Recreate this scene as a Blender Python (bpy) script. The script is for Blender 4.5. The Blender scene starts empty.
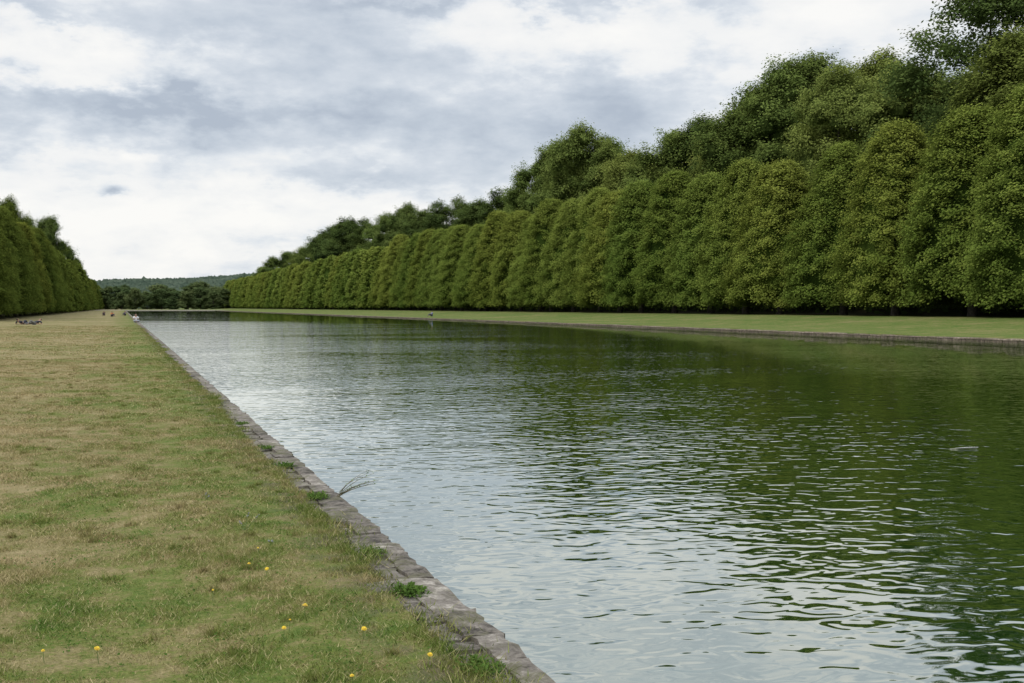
import bpy, math, random
import numpy as np
from mathutils import Vector, Matrix
R_=math.radians
random.seed(4); rng=np.random.default_rng(7)
S=bpy.context.scene; COL=S.collection
S.view_settings.view_transform='Standard'; S.view_settings.look='None'; S.view_settings.exposure=0

# ---------------------------------------------------------------- camera
F=1215.0; TH=R_(17.8); PH=R_(1.627); EYE=1.6
cam=bpy.data.cameras.new('camera'); co=bpy.data.objects.new('camera',cam); COL.objects.link(co)
cam.sensor_width=36; cam.lens=F/1024*36; cam.clip_start=0.05; cam.clip_end=9000
co.location=(0,0,EYE); co.rotation_euler=(math.pi/2-PH,0,-TH); S.camera=co
RM=co.rotation_euler.to_matrix()
def ray(px,py): return (RM@Vector(((px-512)/F,-(py-341.5)/F,-1))).normalized()
def ground_at(px,py,z=0.0):
    d=ray(px,py); t=(z-EYE)/d.z
    return Vector((d.x*t,d.y*t,z))
ST,CT=math.sin(TH),math.cos(TH)
def along(X,px):            # y of the point of a line x=X seen at column px
    fw=F*X/CT/(px-122.0); return (fw-X*ST)/CT, fw

# ---------------------------------------------------------------- helpers
def mesh_np(name,V,Fc,tone=None,smooth=False):
    V=np.asarray(V,dtype=np.float32); Fc=np.asarray(Fc,dtype=np.int32); k=Fc.shape[1]
    me=bpy.data.meshes.new(name); me.vertices.add(len(V)); me.vertices.foreach_set('co',V.ravel())
    me.loops.add(Fc.size); me.loops.foreach_set('vertex_index',Fc.ravel())
    me.polygons.add(len(Fc)); me.polygons.foreach_set('loop_start',np.arange(0,Fc.size,k,dtype=np.int32))
    me.polygons.foreach_set('use_smooth',np.full(len(Fc),smooth))
    me.update(calc_edges=True)
    if tone is not None:
        a=me.attributes.new('tone','FLOAT','POINT'); a.data.foreach_set('value',np.asarray(tone,dtype=np.float32))
    return me
def obj(name,me,mat=None,parent=None,loc=(0,0,0)):
    o=bpy.data.objects.new(name,me); COL.objects.link(o); o.location=loc
    if mat and not me.materials: me.materials.append(mat)
    if parent: o.parent=parent
    return o
def tag(o,label=None,cat=None,group=None,kind=None):
    if label: o['label']=label
    if cat: o['category']=cat
    if group: o['group']=group
    if kind: o['kind']=kind
    return o
def empty(name,loc,rz=0,sc=1):
    o=bpy.data.objects.new(name,None); COL.objects.link(o); o.location=loc; o.rotation_euler=(0,0,rz)
    o.scale=(sc,sc,sc) if not hasattr(sc,'__len__') else sc; o.empty_display_size=.2
    return o
class MB:
    def __init__(s): s.V=[]; s.Q=[]
    def quad(s,a,b,c,d):
        n=len(s.V); s.V+= [a,b,c,d]; s.Q.append((n,n+1,n+2,n+3))
    def tube(s,pts,rad,n=8):
        pts=[Vector(p) for p in pts]; base=len(s.V)
        for i,p in enumerate(pts):
            t=(pts[min(i+1,len(pts)-1)]-pts[max(i-1,0)]).normalized()
            a=Vector((0,0,1)) if abs(t.z)<.8 else Vector((1,0,0))
            a=(a-t*a.dot(t)).normalized(); b=t.cross(a)
            for k in range(n):
                an=2*math.pi*k/n; s.V.append(p+(a*math.cos(an)+b*math.sin(an))*rad[i])
        for i in range(len(pts)-1):
            for k in range(n):
                s.Q.append((base+i*n+k,base+i*n+(k+1)%n,base+(i+1)*n+(k+1)%n,base+(i+1)*n+k))
    def mesh(s,name,smooth=True,tone=None): return mesh_np(name,[tuple(v) for v in s.V],s.Q,tone,smooth)

# ---------------------------------------------------------------- materials
def newmat(name):
    m=bpy.data.materials.new(name); m.use_nodes=True; nt=m.node_tree; nt.nodes.clear()
    out=nt.nodes.new('ShaderNodeOutputMaterial'); return m,nt,out
def N(nt,t,**kw):
    n=nt.nodes.new(t)
    for k,v in kw.items(): setattr(n,k,v)
    return n
def math_(nt,op,a,b=None,clamp=False):
    n=nt.nodes.new('ShaderNodeMath'); n.operation=op; n.use_clamp=clamp
    for i,v in enumerate((a,b)):
        if v is None: continue
        if isinstance(v,(int,float)): n.inputs[i].default_value=v
        else: nt.links.new(v,n.inputs[i])
    return n.outputs[0]
def mixc(nt,f,a,b):
    n=nt.nodes.new('ShaderNodeMix'); n.data_type='RGBA'
    for s,v in ((n.inputs[0],f),(n.inputs[6],a),(n.inputs[7],b)):
        if isinstance(v,(int,float)): s.default_value=v
        elif isinstance(v,tuple): s.default_value=v+(1,) if len(v)==3 else v
        else: nt.links.new(v,s)
    return n.outputs[2]
def ramp(nt,fac,stops):
    n=nt.nodes.new('ShaderNodeValToRGB'); e=n.color_ramp.elements
    while len(e)<len(stops): e.new(.5)
    for i,(p,c) in enumerate(stops):
        e[i].position=p; e[i].color=(c,c,c,1) if isinstance(c,(int,float)) else c+(1,)
    nt.links.new(fac,n.inputs[0]); return n.outputs[0]
def noise(nt,vec,scale,detail=4,rough=.55,dist=0):
    n=nt.nodes.new('ShaderNodeTexNoise'); n.inputs['Scale'].default_value=scale; n.inputs['Detail'].default_value=detail
    n.inputs['Roughness'].default_value=rough; n.inputs['Distortion'].default_value=dist
    if vec is not None: nt.links.new(vec,n.inputs['Vector'])
    return n.outputs['Fac']
def mrange(nt,v,a,b,c,d):
    n=nt.nodes.new('ShaderNodeMapRange'); nt.links.new(v,n.inputs[0])
    for i,x in enumerate((a,b,c,d)): n.inputs[i+1].default_value=x
    return n.outputs[0]

def foliage_mat(name,dark,mid,light,hazecol=None,haze=0.0,var=.26,yel=None):
    m,nt,out=newmat(name)
    at=N(nt,'ShaderNodeAttribute',attribute_name='tone'); oi=nt.nodes.new('ShaderNodeObjectInfo')
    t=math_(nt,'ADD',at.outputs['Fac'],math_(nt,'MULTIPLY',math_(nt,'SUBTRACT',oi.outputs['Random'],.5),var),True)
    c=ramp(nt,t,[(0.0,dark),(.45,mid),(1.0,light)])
    if yel:      # some trees are turning yellower than others
        r=math_(nt,'FRACT',math_(nt,'MULTIPLY',oi.outputs['Random'],7.31)); mul=nt.nodes.new('ShaderNodeMix'); mul.data_type='RGBA'; mul.blend_type='MULTIPLY'
        nt.links.new(mrange(nt,r,.2,1,0,1),mul.inputs[0]); nt.links.new(c,mul.inputs[6]); mul.inputs[7].default_value=yel+(1,); c=mul.outputs[2]
    if haze>0: c=mixc(nt,haze,c,hazecol)
    d=N(nt,'ShaderNodeBsdfDiffuse'); tr=N(nt,'ShaderNodeBsdfTranslucent'); mx=N(nt,'ShaderNodeMixShader'); mx.inputs[0].default_value=.33
    nt.links.new(c,d.inputs[0]); nt.links.new(c,tr.inputs[0]); nt.links.new(d.outputs[0],mx.inputs[1]); nt.links.new(tr.outputs[0],mx.inputs[2])
    nt.links.new(mx.outputs[0],out.inputs[0]); return m
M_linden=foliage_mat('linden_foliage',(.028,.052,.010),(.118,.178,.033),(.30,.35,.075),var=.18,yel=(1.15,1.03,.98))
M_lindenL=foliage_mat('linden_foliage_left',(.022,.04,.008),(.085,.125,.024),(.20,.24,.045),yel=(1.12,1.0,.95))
M_wood=foliage_mat('woodland_foliage',(.038,.060,.015),(.125,.180,.045),(.27,.33,.085),yel=(1.08,1.0,1.0))
M_woodY=foliage_mat('woodland_foliage_yellow',(.05,.06,.016),(.175,.215,.05),(.32,.35,.09))
M_woodD=foliage_mat('woodland_foliage_dark',(.024,.038,.014),(.088,.130,.036),(.18,.225,.06))
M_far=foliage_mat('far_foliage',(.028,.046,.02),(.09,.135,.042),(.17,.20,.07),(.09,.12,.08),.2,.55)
def bark_mat():
    m,nt,out=newmat('bark'); g=nt.nodes.new('ShaderNodeNewGeometry')
    n=noise(nt,g.outputs['Position'],5,6); c=ramp(nt,n,[(.3,(.03,.025,.018)),(.7,(.10,.085,.06))])
    b=N(nt,'ShaderNodeBsdfPrincipled'); nt.links.new(c,b.inputs['Base Color']); b.inputs['Roughness'].default_value=.9
    nt.links.new(b.outputs[0],out.inputs[0]); return m
M_bark=bark_mat()
def simple(name,col,rough=.8,var=.25,scale=20):
    m,nt,out=newmat(name); g=nt.nodes.new('ShaderNodeTexCoord')
    n=noise(nt,g.outputs['Object'],scale,3); lo=tuple(c*(1-var) for c in col); hi=tuple(min(1,c*(1+var)) for c in col)
    c=ramp(nt,n,[(.3,lo),(.7,hi)]); b=N(nt,'ShaderNodeBsdfPrincipled'); nt.links.new(c,b.inputs['Base Color'])
    b.inputs['Roughness'].default_value=rough; nt.links.new(b.outputs[0],out.inputs[0]); return m

def lawn_colour(nt):
    g=nt.nodes.new('ShaderNodeNewGeometry'); P=g.outputs['Position']
    sx=nt.nodes.new('ShaderNodeSeparateXYZ'); nt.links.new(P,sx.inputs[0]); X=sx.outputs[0]; Y=sx.outputs[1]
    n1=noise(nt,P,.8,6,.65,.3); n2=noise(nt,P,4.5,5,.7,.2); n3=noise(nt,P,34,3,.6); n0=noise(nt,P,.11,4,.55)
    v=math_(nt,'ADD',math_(nt,'MULTIPLY',n1,1.45),math_(nt,'MULTIPLY',n2,1.4))
    v=math_(nt,'ADD',v,math_(nt,'MULTIPLY',n0,.9)); v=math_(nt,'SUBTRACT',v,1.335)
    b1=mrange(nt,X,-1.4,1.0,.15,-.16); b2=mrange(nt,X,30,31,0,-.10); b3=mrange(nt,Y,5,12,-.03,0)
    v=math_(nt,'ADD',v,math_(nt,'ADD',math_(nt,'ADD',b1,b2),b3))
    v=math_(nt,'ADD',v,math_(nt,'MULTIPLY',math_(nt,'SUBTRACT',n3,.5),.8),True)
    c=ramp(nt,v,[(0.10,(.092,.143,.027)),(.38,(.152,.175,.045)),(.60,(.225,.195,.082)),(.9,(.32,.258,.135))])
    return c,P,X,Y,n3
def lawn_mat():
    m,nt,out=newmat('lawn'); c,P,X,Y,n3=lawn_colour(nt)
    sx=nt.nodes.new('ShaderNodeSeparateXYZ'); nt.links.new(P,sx.inputs[0])
    k=mrange(nt,sx.outputs[2],-.25,-.12,1,0); c=mixc(nt,k,c,(.02,.026,.012))
    soil=math_(nt,'MULTIPLY',mrange(nt,X,1.0,1.3,0,1),mrange(nt,X,1.5,1.6,1,0)); soil=math_(nt,'MULTIPLY',soil,ramp(nt,noise(nt,P,2.5,5,.6),[(.42,0.0),(.58,.8)]))
    c=mixc(nt,soil,c,(.13,.105,.07))
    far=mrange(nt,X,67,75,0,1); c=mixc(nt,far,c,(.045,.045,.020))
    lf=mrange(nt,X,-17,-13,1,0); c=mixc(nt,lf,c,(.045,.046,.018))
    dk=mrange(nt,noise(nt,P,60,3,.7),.3,.7,.62,1.1); mm=nt.nodes.new('ShaderNodeVectorMath'); mm.operation='SCALE'
    nt.links.new(c,mm.inputs[0]); nt.links.new(dk,mm.inputs['Scale'])
    b=N(nt,'ShaderNodeBsdfPrincipled'); nt.links.new(mm.outputs[0],b.inputs['Base Color']); b.inputs['Roughness'].default_value=.95
    b.inputs['Specular IOR Level'].default_value=.1
    bp=N(nt,'ShaderNodeBump'); bp.inputs['Strength'].default_value=.6; bp.inputs['Distance'].default_value=.03
    nt.links.new(noise(nt,P,35,4,.7),bp.inputs['Height']); nt.links.new(bp.outputs[0],b.inputs['Normal'])
    nt.links.new(b.outputs[0],out.inputs[0]); return m
def blade_mat():
    m,nt,out=newmat('grass_blades'); c,P,X,Y,n3=lawn_colour(nt)
    at=N(nt,'ShaderNodeAttribute',attribute_name='tone')
    c2=mixc(nt,mrange(nt,at.outputs['Fac'],.76,.90,0,.78),c,(.42,.345,.20))
    s=mrange(nt,at.outputs['Fac'],0,.7,.66,1.5); mm=nt.nodes.new('ShaderNodeVectorMath'); mm.operation='SCALE'
    nt.links.new(c2,mm.inputs[0]); nt.links.new(s,mm.inputs['Scale'])
    d=N(nt,'ShaderNodeBsdfDiffuse'); tr=N(nt,'ShaderNodeBsdfTranslucent'); mx=N(nt,'ShaderNodeMixShader'); mx.inputs[0].default_value=.3
    nt.links.new(mm.outputs[0],d.inputs[0]); nt.links.new(mm.outputs[0],tr.inputs[0]); nt.links.new(d.outputs[0],mx.inputs[1]); nt.links.new(tr.outputs[0],mx.inputs[2])
    nt.links.new(mx.outputs[0],out.inputs[0]); return m
M_lawn=lawn_mat(); M_blade=blade_mat()
def stone_mat(name='quay_stone',moss=.5,bright=1.0,warm=1.0):
    m,nt,out=newmat(name); g=nt.nodes.new('ShaderNodeNewGeometry'); P=g.outputs['Position']
    at=N(nt,'ShaderNodeAttribute',attribute_name='tone')
    n=noise(nt,P,9,8,.7,.3); n2=noise(nt,P,45,5,.7); v=math_(nt,'ADD',math_(nt,'MULTIPLY',n,.7),math_(nt,'MULTIPLY',n2,.3))
    v=math_(nt,'ADD',v,math_(nt,'MULTIPLY',math_(nt,'SUBTRACT',at.outputs['Fac'],.5),.13))
    b_=bright; q=lambda r,g_,b2: (r*b_*warm,g_*b_,b2*b_/warm)
    c=ramp(nt,v,[(.36,q(.04,.036,.031)),(.46,q(.12,.108,.093)),(.57,q(.205,.187,.165)),(.68,q(.42,.395,.35))])
    k=ramp(nt,noise(nt,P,3.1,6,.7,.5),[(.48,0.0),(.60,moss)]); c=mixc(nt,k,c,(.10,.10,.045))
    b=N(nt,'ShaderNodeBsdfPrincipled'); nt.links.new(c,b.inputs['Base Color']); b.inputs['Roughness'].default_value=.92; b.inputs['Specular IOR Level'].default_value=.2
    bp=N(nt,'ShaderNodeBump'); bp.inputs['Strength'].default_value=.9; bp.inputs['Distance'].default_value=.018
    nt.links.new(v,bp.inputs['Height']); nt.links.new(bp.outputs[0],b.inputs['Normal']); nt.links.new(b.outputs[0],out.inputs[0]); return m
M_stone=stone_mat('quay_stone',.65,1.05,1.03); M_stoneR=stone_mat('far_quay_stone',.5,.95,1.14)

# ---------------------------------------------------------------- ground (one sheet, with the canal trench in it)
WL=-0.18; XL=1.42; XW=1.76; XR=42.5; XRG=42.92; YB=-45.0; YE=590.0
def sm(a,b,x):
    t=np.clip((x-a)/(b-a),0,1); return t*t*(3-2*t)
def gz(x,y):
    x=np.asarray(x,dtype=float); y=np.asarray(y,dtype=float)
    h=.75*sm(46,70,x)+7.5*sm(78,112,x)+10*sm(112,400,x)
    wob=.018*np.sin(x*2.1+y*.7)+.014*np.sin(y*1.9-x*1.3)+.010*np.sin(x*5.3+y*3.1)
    h=h+wob*sm(0,.9,np.abs(x-XL))*(np.abs(x)<60)
    return h
xs=[-4000,-1500,-500,-200,-90,-50,-30]+list(np.arange(-20,XL-.1,.35))+[XL-.02,XL,XL+.006]+[XR+.39,XRG,XRG+.01]+list(np.arange(45,120,3.0))+[130,160,200,300,400,700,1500,4000]
ys=[-2500,-800,-200,-80,YB-.01,YB]+list(np.arange(-40,0,4))+list(np.arange(0,40,.35))+list(np.arange(40,100,2))+list(np.arange(100,YE-5,10))+[YE,YE+.01]+[620,700,800,1000,1500,2500,5000]
xs=np.array(xs); ys=np.array(ys); GX,GY=np.meshgrid(xs,ys); GZ=gz(GX,GY)
ins=(GX>XL)&(GX<XRG)&(GY>=YB)&(GY<=YE); GZ=np.where(ins,-1.5,GZ)
nx=len(xs); idx=np.arange(len(xs)*len(ys)).reshape(len(ys),nx)
Fq=np.stack([idx[:-1,:-1],idx[:-1,1:],idx[1:,1:],idx[1:,:-1]],-1).reshape(-1,4)
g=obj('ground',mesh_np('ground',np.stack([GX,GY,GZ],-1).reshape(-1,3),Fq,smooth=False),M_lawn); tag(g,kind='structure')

# ---------------------------------------------------------------- water
def water_mat():
    m,nt,out=newmat('canal_water'); g=nt.nodes.new('ShaderNodeNewGeometry'); P=g.outputs['Position']
    sx=nt.nodes.new('ShaderNodeSeparateXYZ'); nt.links.new(P,sx.inputs[0]); Y=sx.outputs[1]
    def mp(rot,sc):
        n=nt.nodes.new('ShaderNodeMapping'); n.inputs['Rotation'].default_value=(0,0,rot); n.inputs['Scale'].default_value=sc
        nt.links.new(P,n.inputs['Vector']); return n.outputs[0]
    a=noise(nt,mp(R_(20),(4.0,5.4,1)),1.0,.6,.35,1.1)
    b=noise(nt,mp(R_(38),(2.1,2.8,1)),1.0,.8,.4,.9)
    e=noise(nt,mp(R_(-12),(.6,.9,1)),1.0,1.5,.5,.3)
    patch=mrange(nt,noise(nt,mp(R_(25),(.06,.13,1)),1.0,3,.5,.4),.36,.64,.45,1.15)
    h=math_(nt,'ADD',math_(nt,'MULTIPLY',a,.0105),math_(nt,'MULTIPLY',b,.0135))
    h=math_(nt,'ADD',h,math_(nt,'MULTIPLY',e,.008))
    calm=mrange(nt,Y,125,165,1,.2)
    amp=math_(nt,'MULTIPLY',patch,calm)
    h=math_(nt,'MULTIPLY',h,amp)
    bp=N(nt,'ShaderNodeBump'); bp.inputs['Strength'].default_value=1; bp.inputs['Distance'].default_value=1.0
    nt.links.new(h,bp.inputs['Height'])
    d=N(nt,'ShaderNodeBsdfDiffuse'); d.inputs[0].default_value=(.012,.036,.006,1)
    gl=N(nt,'ShaderNodeBsdfGlossy'); gl.inputs['Roughness'].default_value=.015; gl.inputs[0].default_value=(.96,.99,.96,1)
    fr=N(nt,'ShaderNodeFresnel'); fr.inputs[0].default_value=1.36; nt.links.new(bp.outputs[0],fr.inputs['Normal']); nt.links.new(bp.outputs[0],gl.inputs['Normal'])
    f=math_(nt,'POWER',fr.outputs[0],.38)
    mx=N(nt,'ShaderNodeMixShader'); nt.links.new(f,mx.inputs[0]); nt.links.new(d.outputs[0],mx.inputs[1]); nt.links.new(gl.outputs[0],mx.inputs[2])
    nt.links.new(mx.outputs[0],out.inputs[0]); return m
w=obj('water',mesh_np('water',[(XL+.1,YB+.02,WL),(XRG-.1,YB+.02,WL),(XRG-.1,YE-.02,WL),(XL+.1,YE-.02,WL)],[(0,1,2,3)]),water_mat()); tag(w,kind='structure')

# ---------------------------------------------------------------- quay walls
def block(V,Q,T,x0,x1,y0,y1,z0,z1,jit,tone,bev=.012):
    n=len(V); rj=lambda s=jit: random.uniform(-s,s); b=bev
    base=[(x0,y0,z0),(x1,y0,z0),(x1,y1,z0),(x0,y1,z0)]
    js=[(rj(),rj(),rj(jit*.5)) for _ in range(4)]
    up=[(p[0]+j[0],p[1]+j[1]*.6,z1-b+j[2]) for p,j in zip(base,js)]
    cx,cy=(x0+x1)/2,(y0+y1)/2
    top=[(p[0]+(b if p[0]<cx else -b),p[1]+(b if p[1]<cy else -b),z1+j[2]) for p,j in zip(up,js)]
    V+=base+up+top; T+=[tone]*12
    for o in (0,4):
        for k in range(4):
            kk=(k+1)%4; Q.append((n+o+k,n+o+kk,n+o+4+kk,n+o+4+k))
    Q.append((n+8,n+9,n+10,n+11))
def rough_block(V,Q,T,x0,x1,y0,y1,z0,z1,tone,bev=.014,ny=7,nxx=4,ej=.012):
    n=len(V); us=np.linspace(0,1,nxx); vs=np.linspace(0,1,ny); sk=random.uniform(-.008,.008); ph=random.uniform(0,9)
    for v in vs:
        for u in us:
            e=(u in (0.,1.))or(v in (0.,1.)); z=z1-(bev if e else 0)+random.uniform(-.004,.004)+sk*(u-.5)
            x=x0+(x1-x0)*u+(random.uniform(-ej,ej) if e else 0)+(.008*math.sin(ph+7*v) if u==1. else 0); y=y0+(y1-y0)*v+random.uniform(-.006,.006)
            V.append((x,y,z)); T.append(tone+random.uniform(-.2,.2))
    for j in range(ny-1):
        for i in range(nxx-1):
            a=n+j*nxx+i; Q.append((a,a+1,a+nxx+1,a+nxx))
    ring=[n+i for i in range(nxx)]+[n+j*nxx+nxx-1 for j in range(1,ny)]+[n+(ny-1)*nxx+i for i in range(nxx-2,-1,-1)]+[n+j*nxx for j in range(ny-2,0,-1)]
    m=len(V)
    for r in ring: V.append((V[r][0],V[r][1],z0)); T.append(tone)
    for k in range(len(ring)):
        kk=(k+1)%len(ring); Q.append((ring[kk],ring[k],m+k,m+kk))
lq=empty('quay_wall',(XL,0,0)); tag(lq,'low worn grey stone edging along the grass on the near left side of the canal','wall')
V,Q,T=[],[],[]
y=-8.0
while y<110:
    L=random.uniform(.35,.85) if y<50 else random.uniform(.7,1.3)
    wd_=random.choice([.15,.19,.22,.27])
    rough_block(V,Q,T,XW-wd_,XW+random.uniform(-.014,.005),y,y+L-.006,-.30,.004+random.uniform(-.005,.005),random.random(),.006)
    q=y
    while q<y+L-.1:
        l=min(random.uniform(.14,.42),y+L-q)
        if random.random()<.80: rough_block(V,Q,T,XL-.02+random.uniform(-.09,.08),XW-wd_-.007,q,q+l-.008,-.30,.001+random.uniform(-.012,.005),random.random()*.8,.007,5,3,.022)
        q+=l
    y+=L
while y<YE:
    L=random.uniform(1.0,2.0); block(V,Q,T,XL,XW,y,y+L-.02,-.30,.012,.008,random.random(),.015); y+=L
cp=obj('coping',mesh_np('coping',V,Q,T),M_stone,lq,(-XL,0,0))
V,Q,T=[],[],[]
block(V,Q,T,XL+.008,XW-.03,YB+.03,YE-.03,-1.45,-.305,0,.3)
block(V,Q,T,XL+.03,XW-.05,YB+.03,YE-.03,-.302,-.026,0,.3); obj('wall_face',mesh_np('wall_face',V,Q,T),M_stone,lq,(-XL,0,0))
rq=empty('quay_wall',(XR,0,0)); tag(rq,'low stone retaining wall edging the canal below the far right lawn','wall')
V,Q,T=[],[],[]; y=30.0
while y<YE:
    L=random.uniform(.8,1.6); block(V,Q,T,XR,XRG-.01,y,y+L-.03,-.09,-.02+random.uniform(-.025,.02),.02,.4+.5*random.random(),.02); y+=L
obj('coping',mesh_np('coping',V,Q,T),M_stoneR,rq,(-XR,0,0))
V,Q,T=[],[],[]
for r_,(za,zb) in enumerate(((-1.32,-.25),(-.245,-.095))):
    y=30.0+r_*.3
    while y<YE-2:
        L=random.uniform(.5,1.2) if r_ else 6; block(V,Q,T,XR+.03+random.uniform(0,.02),XRG-.01-.003*r_,y,y+L-.03,za,zb,.01,random.random()*.5,.012); y+=L
obj('wall_face',mesh_np('wall_face',V,Q,T),M_stoneR,rq,(-XR,0,0))
eq=empty('quay_wall',(20,YE,0)); tag(eq,'pale stone wall closing the far end of the canal','wall')
V,Q,T=[],[],[]; x=XW
while x<XR-1:
    block(V,Q,T,x,x+1.9,YE-.5,YE-.015,-1.4,.06,.01,1.0,.02); x+=1.92
obj('coping',mesh_np('coping',V,Q,T),M_stone,eq,(-20,-YE,0))
def gravel():
    m,nt,out=newmat('gravel'); g=nt.nodes.new('ShaderNodeNewGeometry')
    c=ramp(nt,noise(nt,g.outputs['Position'],8,6),[(.3,(.30,.28,.23)),(.7,(.46,.43,.36))]); b=N(nt,'ShaderNodeBsdfDiffuse'); nt.links.new(c,b.inputs[0]); nt.links.new(b.outputs[0],out.inputs[0]); return m
pth=obj('path',mesh_np('path',[(-12,YE+4,.06),(60,YE+4,.06),(60,YE+60,.06),(-12,YE+60,.06)],[(0,1,2,3)]),gravel()); tag(pth,kind='structure')

# ---------------------------------------------------------------- trees
def leaves(C,nrm,size,tone,rg):
    n=len(C); nn=nrm+rg.normal(0,.34,(n,3)); nn/=np.linalg.norm(nn,axis=1)[:,None]+1e-9
    r=rg.normal(0,1,(n,3)); u=np.cross(nn,r); u/=np.linalg.norm(u,axis=1)[:,None]+1e-9; v=np.cross(nn,u)
    s=(size*rg.uniform(.65,1.3,n))[:,None]
    P=np.stack([C-u*s,C+v*s*.62-u*s*.1,C+u*s,C-v*s*.62-u*s*.1],1).reshape(-1,3)
    Fq=np.arange(4*n).reshape(n,4); return P,Fq,np.repeat(tone,4)
def boughs(cent,outw,L,W,k,droop,rg,ct,sd=.16,da=.15):
    n=len(cent); a=rg.uniform(-.45,1,(n,k)); a=np.sign(a)*np.abs(a)**.8; b=rg.normal(0,.42,(n,k))*(1.15-.55*np.clip(a,0,1))
    side=np.stack([-outw[:,1],outw[:,0],np.zeros(n)],1); side/=np.linalg.norm(side,axis=1)[:,None]+1e-9
    P=cent[:,None,:]+outw[:,None,:]*(a*L[:,None])[...,None]+side[:,None,:]*(b*W[:,None])[...,None]
    P[...,2]-= droop*(np.clip(a,0,2)**2)*L[:,None]+ .25*np.abs(b)*W[:,None]
    P=P+rg.normal(0,sd,P.shape)
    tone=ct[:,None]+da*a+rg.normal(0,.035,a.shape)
    nr=outw[:,None,:]*.7+np.array([0,0,.6]); nr=np.broadcast_to(nr,P.shape)
    return P.reshape(-1,3),nr.reshape(-1,3),tone.ravel()
def lathe_core(prof,seg=14,x=0,y=0):
    V=[];Q=[]
    for (r,z) in prof:
        for k in range(seg): V.append((x+r*math.cos(2*math.pi*k/seg),y+r*math.sin(2*math.pi*k/seg),z))
    for i in range(len(prof)-1):
        for k in range(seg): Q.append((i*seg+k,i*seg+(k+1)%seg,(i+1)*seg+(k+1)%seg,(i+1)*seg+k))
    return np.array(V),np.array(Q)
def combine(parts):
    Vs,Fs,Ts=[],[],[];o=0
    for V,Fq,T in parts: Vs.append(V);Fs.append(Fq+o);Ts.append(T);o+=len(V)
    return np.concatenate(Vs),np.concatenate(Fs),np.concatenate(Ts)
def linden_crown(seed,z0,z1,R,nc,k,leaf,ex=.34):
    rg=np.random.default_rng(seed); t=(np.arange(nc)+rg.random(nc))/nc; t=t**1.04; ang=(np.arange(nc)*2.39996+rg.normal(0,.5,nc))
    ph=rg.uniform(0,6.28,4)
    lump=1+.07*np.sin(2*ang+ph[0]+3*t)+.06*np.sin(5*ang+ph[1]-4*t)+.02*np.sin(12*t+ph[2]+ang)
    prof=lambda t: R*np.clip(1-t,0,1)**ex*np.minimum(1,.86+t*.7)*(1-.12*t)
    r=prof(t)*lump*rg.uniform(.80,1.01,nc); z=z0+(z1-z0)*t*.985
    cent=np.stack([r*np.cos(ang),r*np.sin(ang),z],1); ow=np.stack([np.cos(ang),np.sin(ang),rg.uniform(.1,.8,nc)+1.0*t**2],1); ow/=np.linalg.norm(ow,axis=1)[:,None]
    cent-=ow*.9
    L=rg.uniform(1.0,2.1,nc)*(1-.2*t); W=rg.uniform(.7,1.4,nc)*(1-.2*t)
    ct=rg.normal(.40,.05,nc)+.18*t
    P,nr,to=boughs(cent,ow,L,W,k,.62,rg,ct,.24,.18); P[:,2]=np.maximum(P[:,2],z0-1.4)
    a=leaves(P,nr,leaf,np.clip(to,.03,1),rg)
    tt=np.linspace(0,.95,9); V,Q=lathe_core([(.05,z0+.3)]+[(float(prof(x))*.72,z0+.4+(z1-z0-2.0)*x) for x in tt]+[(.02,z1-1.8)])
    V=V+rg.normal(0,.15,V.shape)
    return combine([a,(V,Q,np.full(len(V),.08))])
def wood_crown(seed,z0,z1,R,nl,nc,k,leaf,open_=0):
    rg=np.random.default_rng(seed); parts=[]; A=[];B=[];C=[]
    for i in range(nl):
        t=(i+rg.random())/nl; an=i*2.39996+rg.normal(0,.6); rr=R*math.sin(math.pi*min(1,(.26+.74*t)))**.6*rg.uniform(.2,1.0) if t<.93 else rg.uniform(0,1.8)
        lr=rg.uniform(.15,.32)*R*(1.15-.45*t); c=np.array([rr*math.cos(an),rr*math.sin(an),z0+lr+(z1-z0-2*lr)*t+rg.normal(0,.7)*(t<.85)])
        d=rg.normal(0,1,(nc,3)); d[:,2]=np.where(d[:,2]<-.3,-d[:,2],d[:,2]); d/=np.linalg.norm(d,axis=1)[:,None]
        sq=np.array([1.05,1.05,1.05]); cent=c+d*sq*lr*rg.uniform(.5,1.2,(nc,1))
        ow=d*np.array([1,1,.8])+np.array([0,0,.35])+rg.normal(0,.38,(nc,3)); ow/=np.linalg.norm(ow,axis=1)[:,None]
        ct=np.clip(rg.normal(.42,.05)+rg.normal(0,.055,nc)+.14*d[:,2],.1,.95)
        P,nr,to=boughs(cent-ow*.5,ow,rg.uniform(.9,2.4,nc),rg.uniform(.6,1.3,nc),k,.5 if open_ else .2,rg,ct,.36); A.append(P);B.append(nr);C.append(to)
        if not open_:
            V,Q=lathe_core([(.02,c[2]-lr*.6),(lr*.5,c[2]-lr*.35),(lr*.60,c[2]),(lr*.42,c[2]+lr*.4),(.02,c[2]+lr*.6)],8,c[0],c[1]); parts.append((V,Q,np.full(len(V),.12)))
    a=leaves(np.concatenate(A),np.concatenate(B),leaf,np.clip(np.concatenate(C),.05,1),rg)
    return combine([a]+parts)
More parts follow.
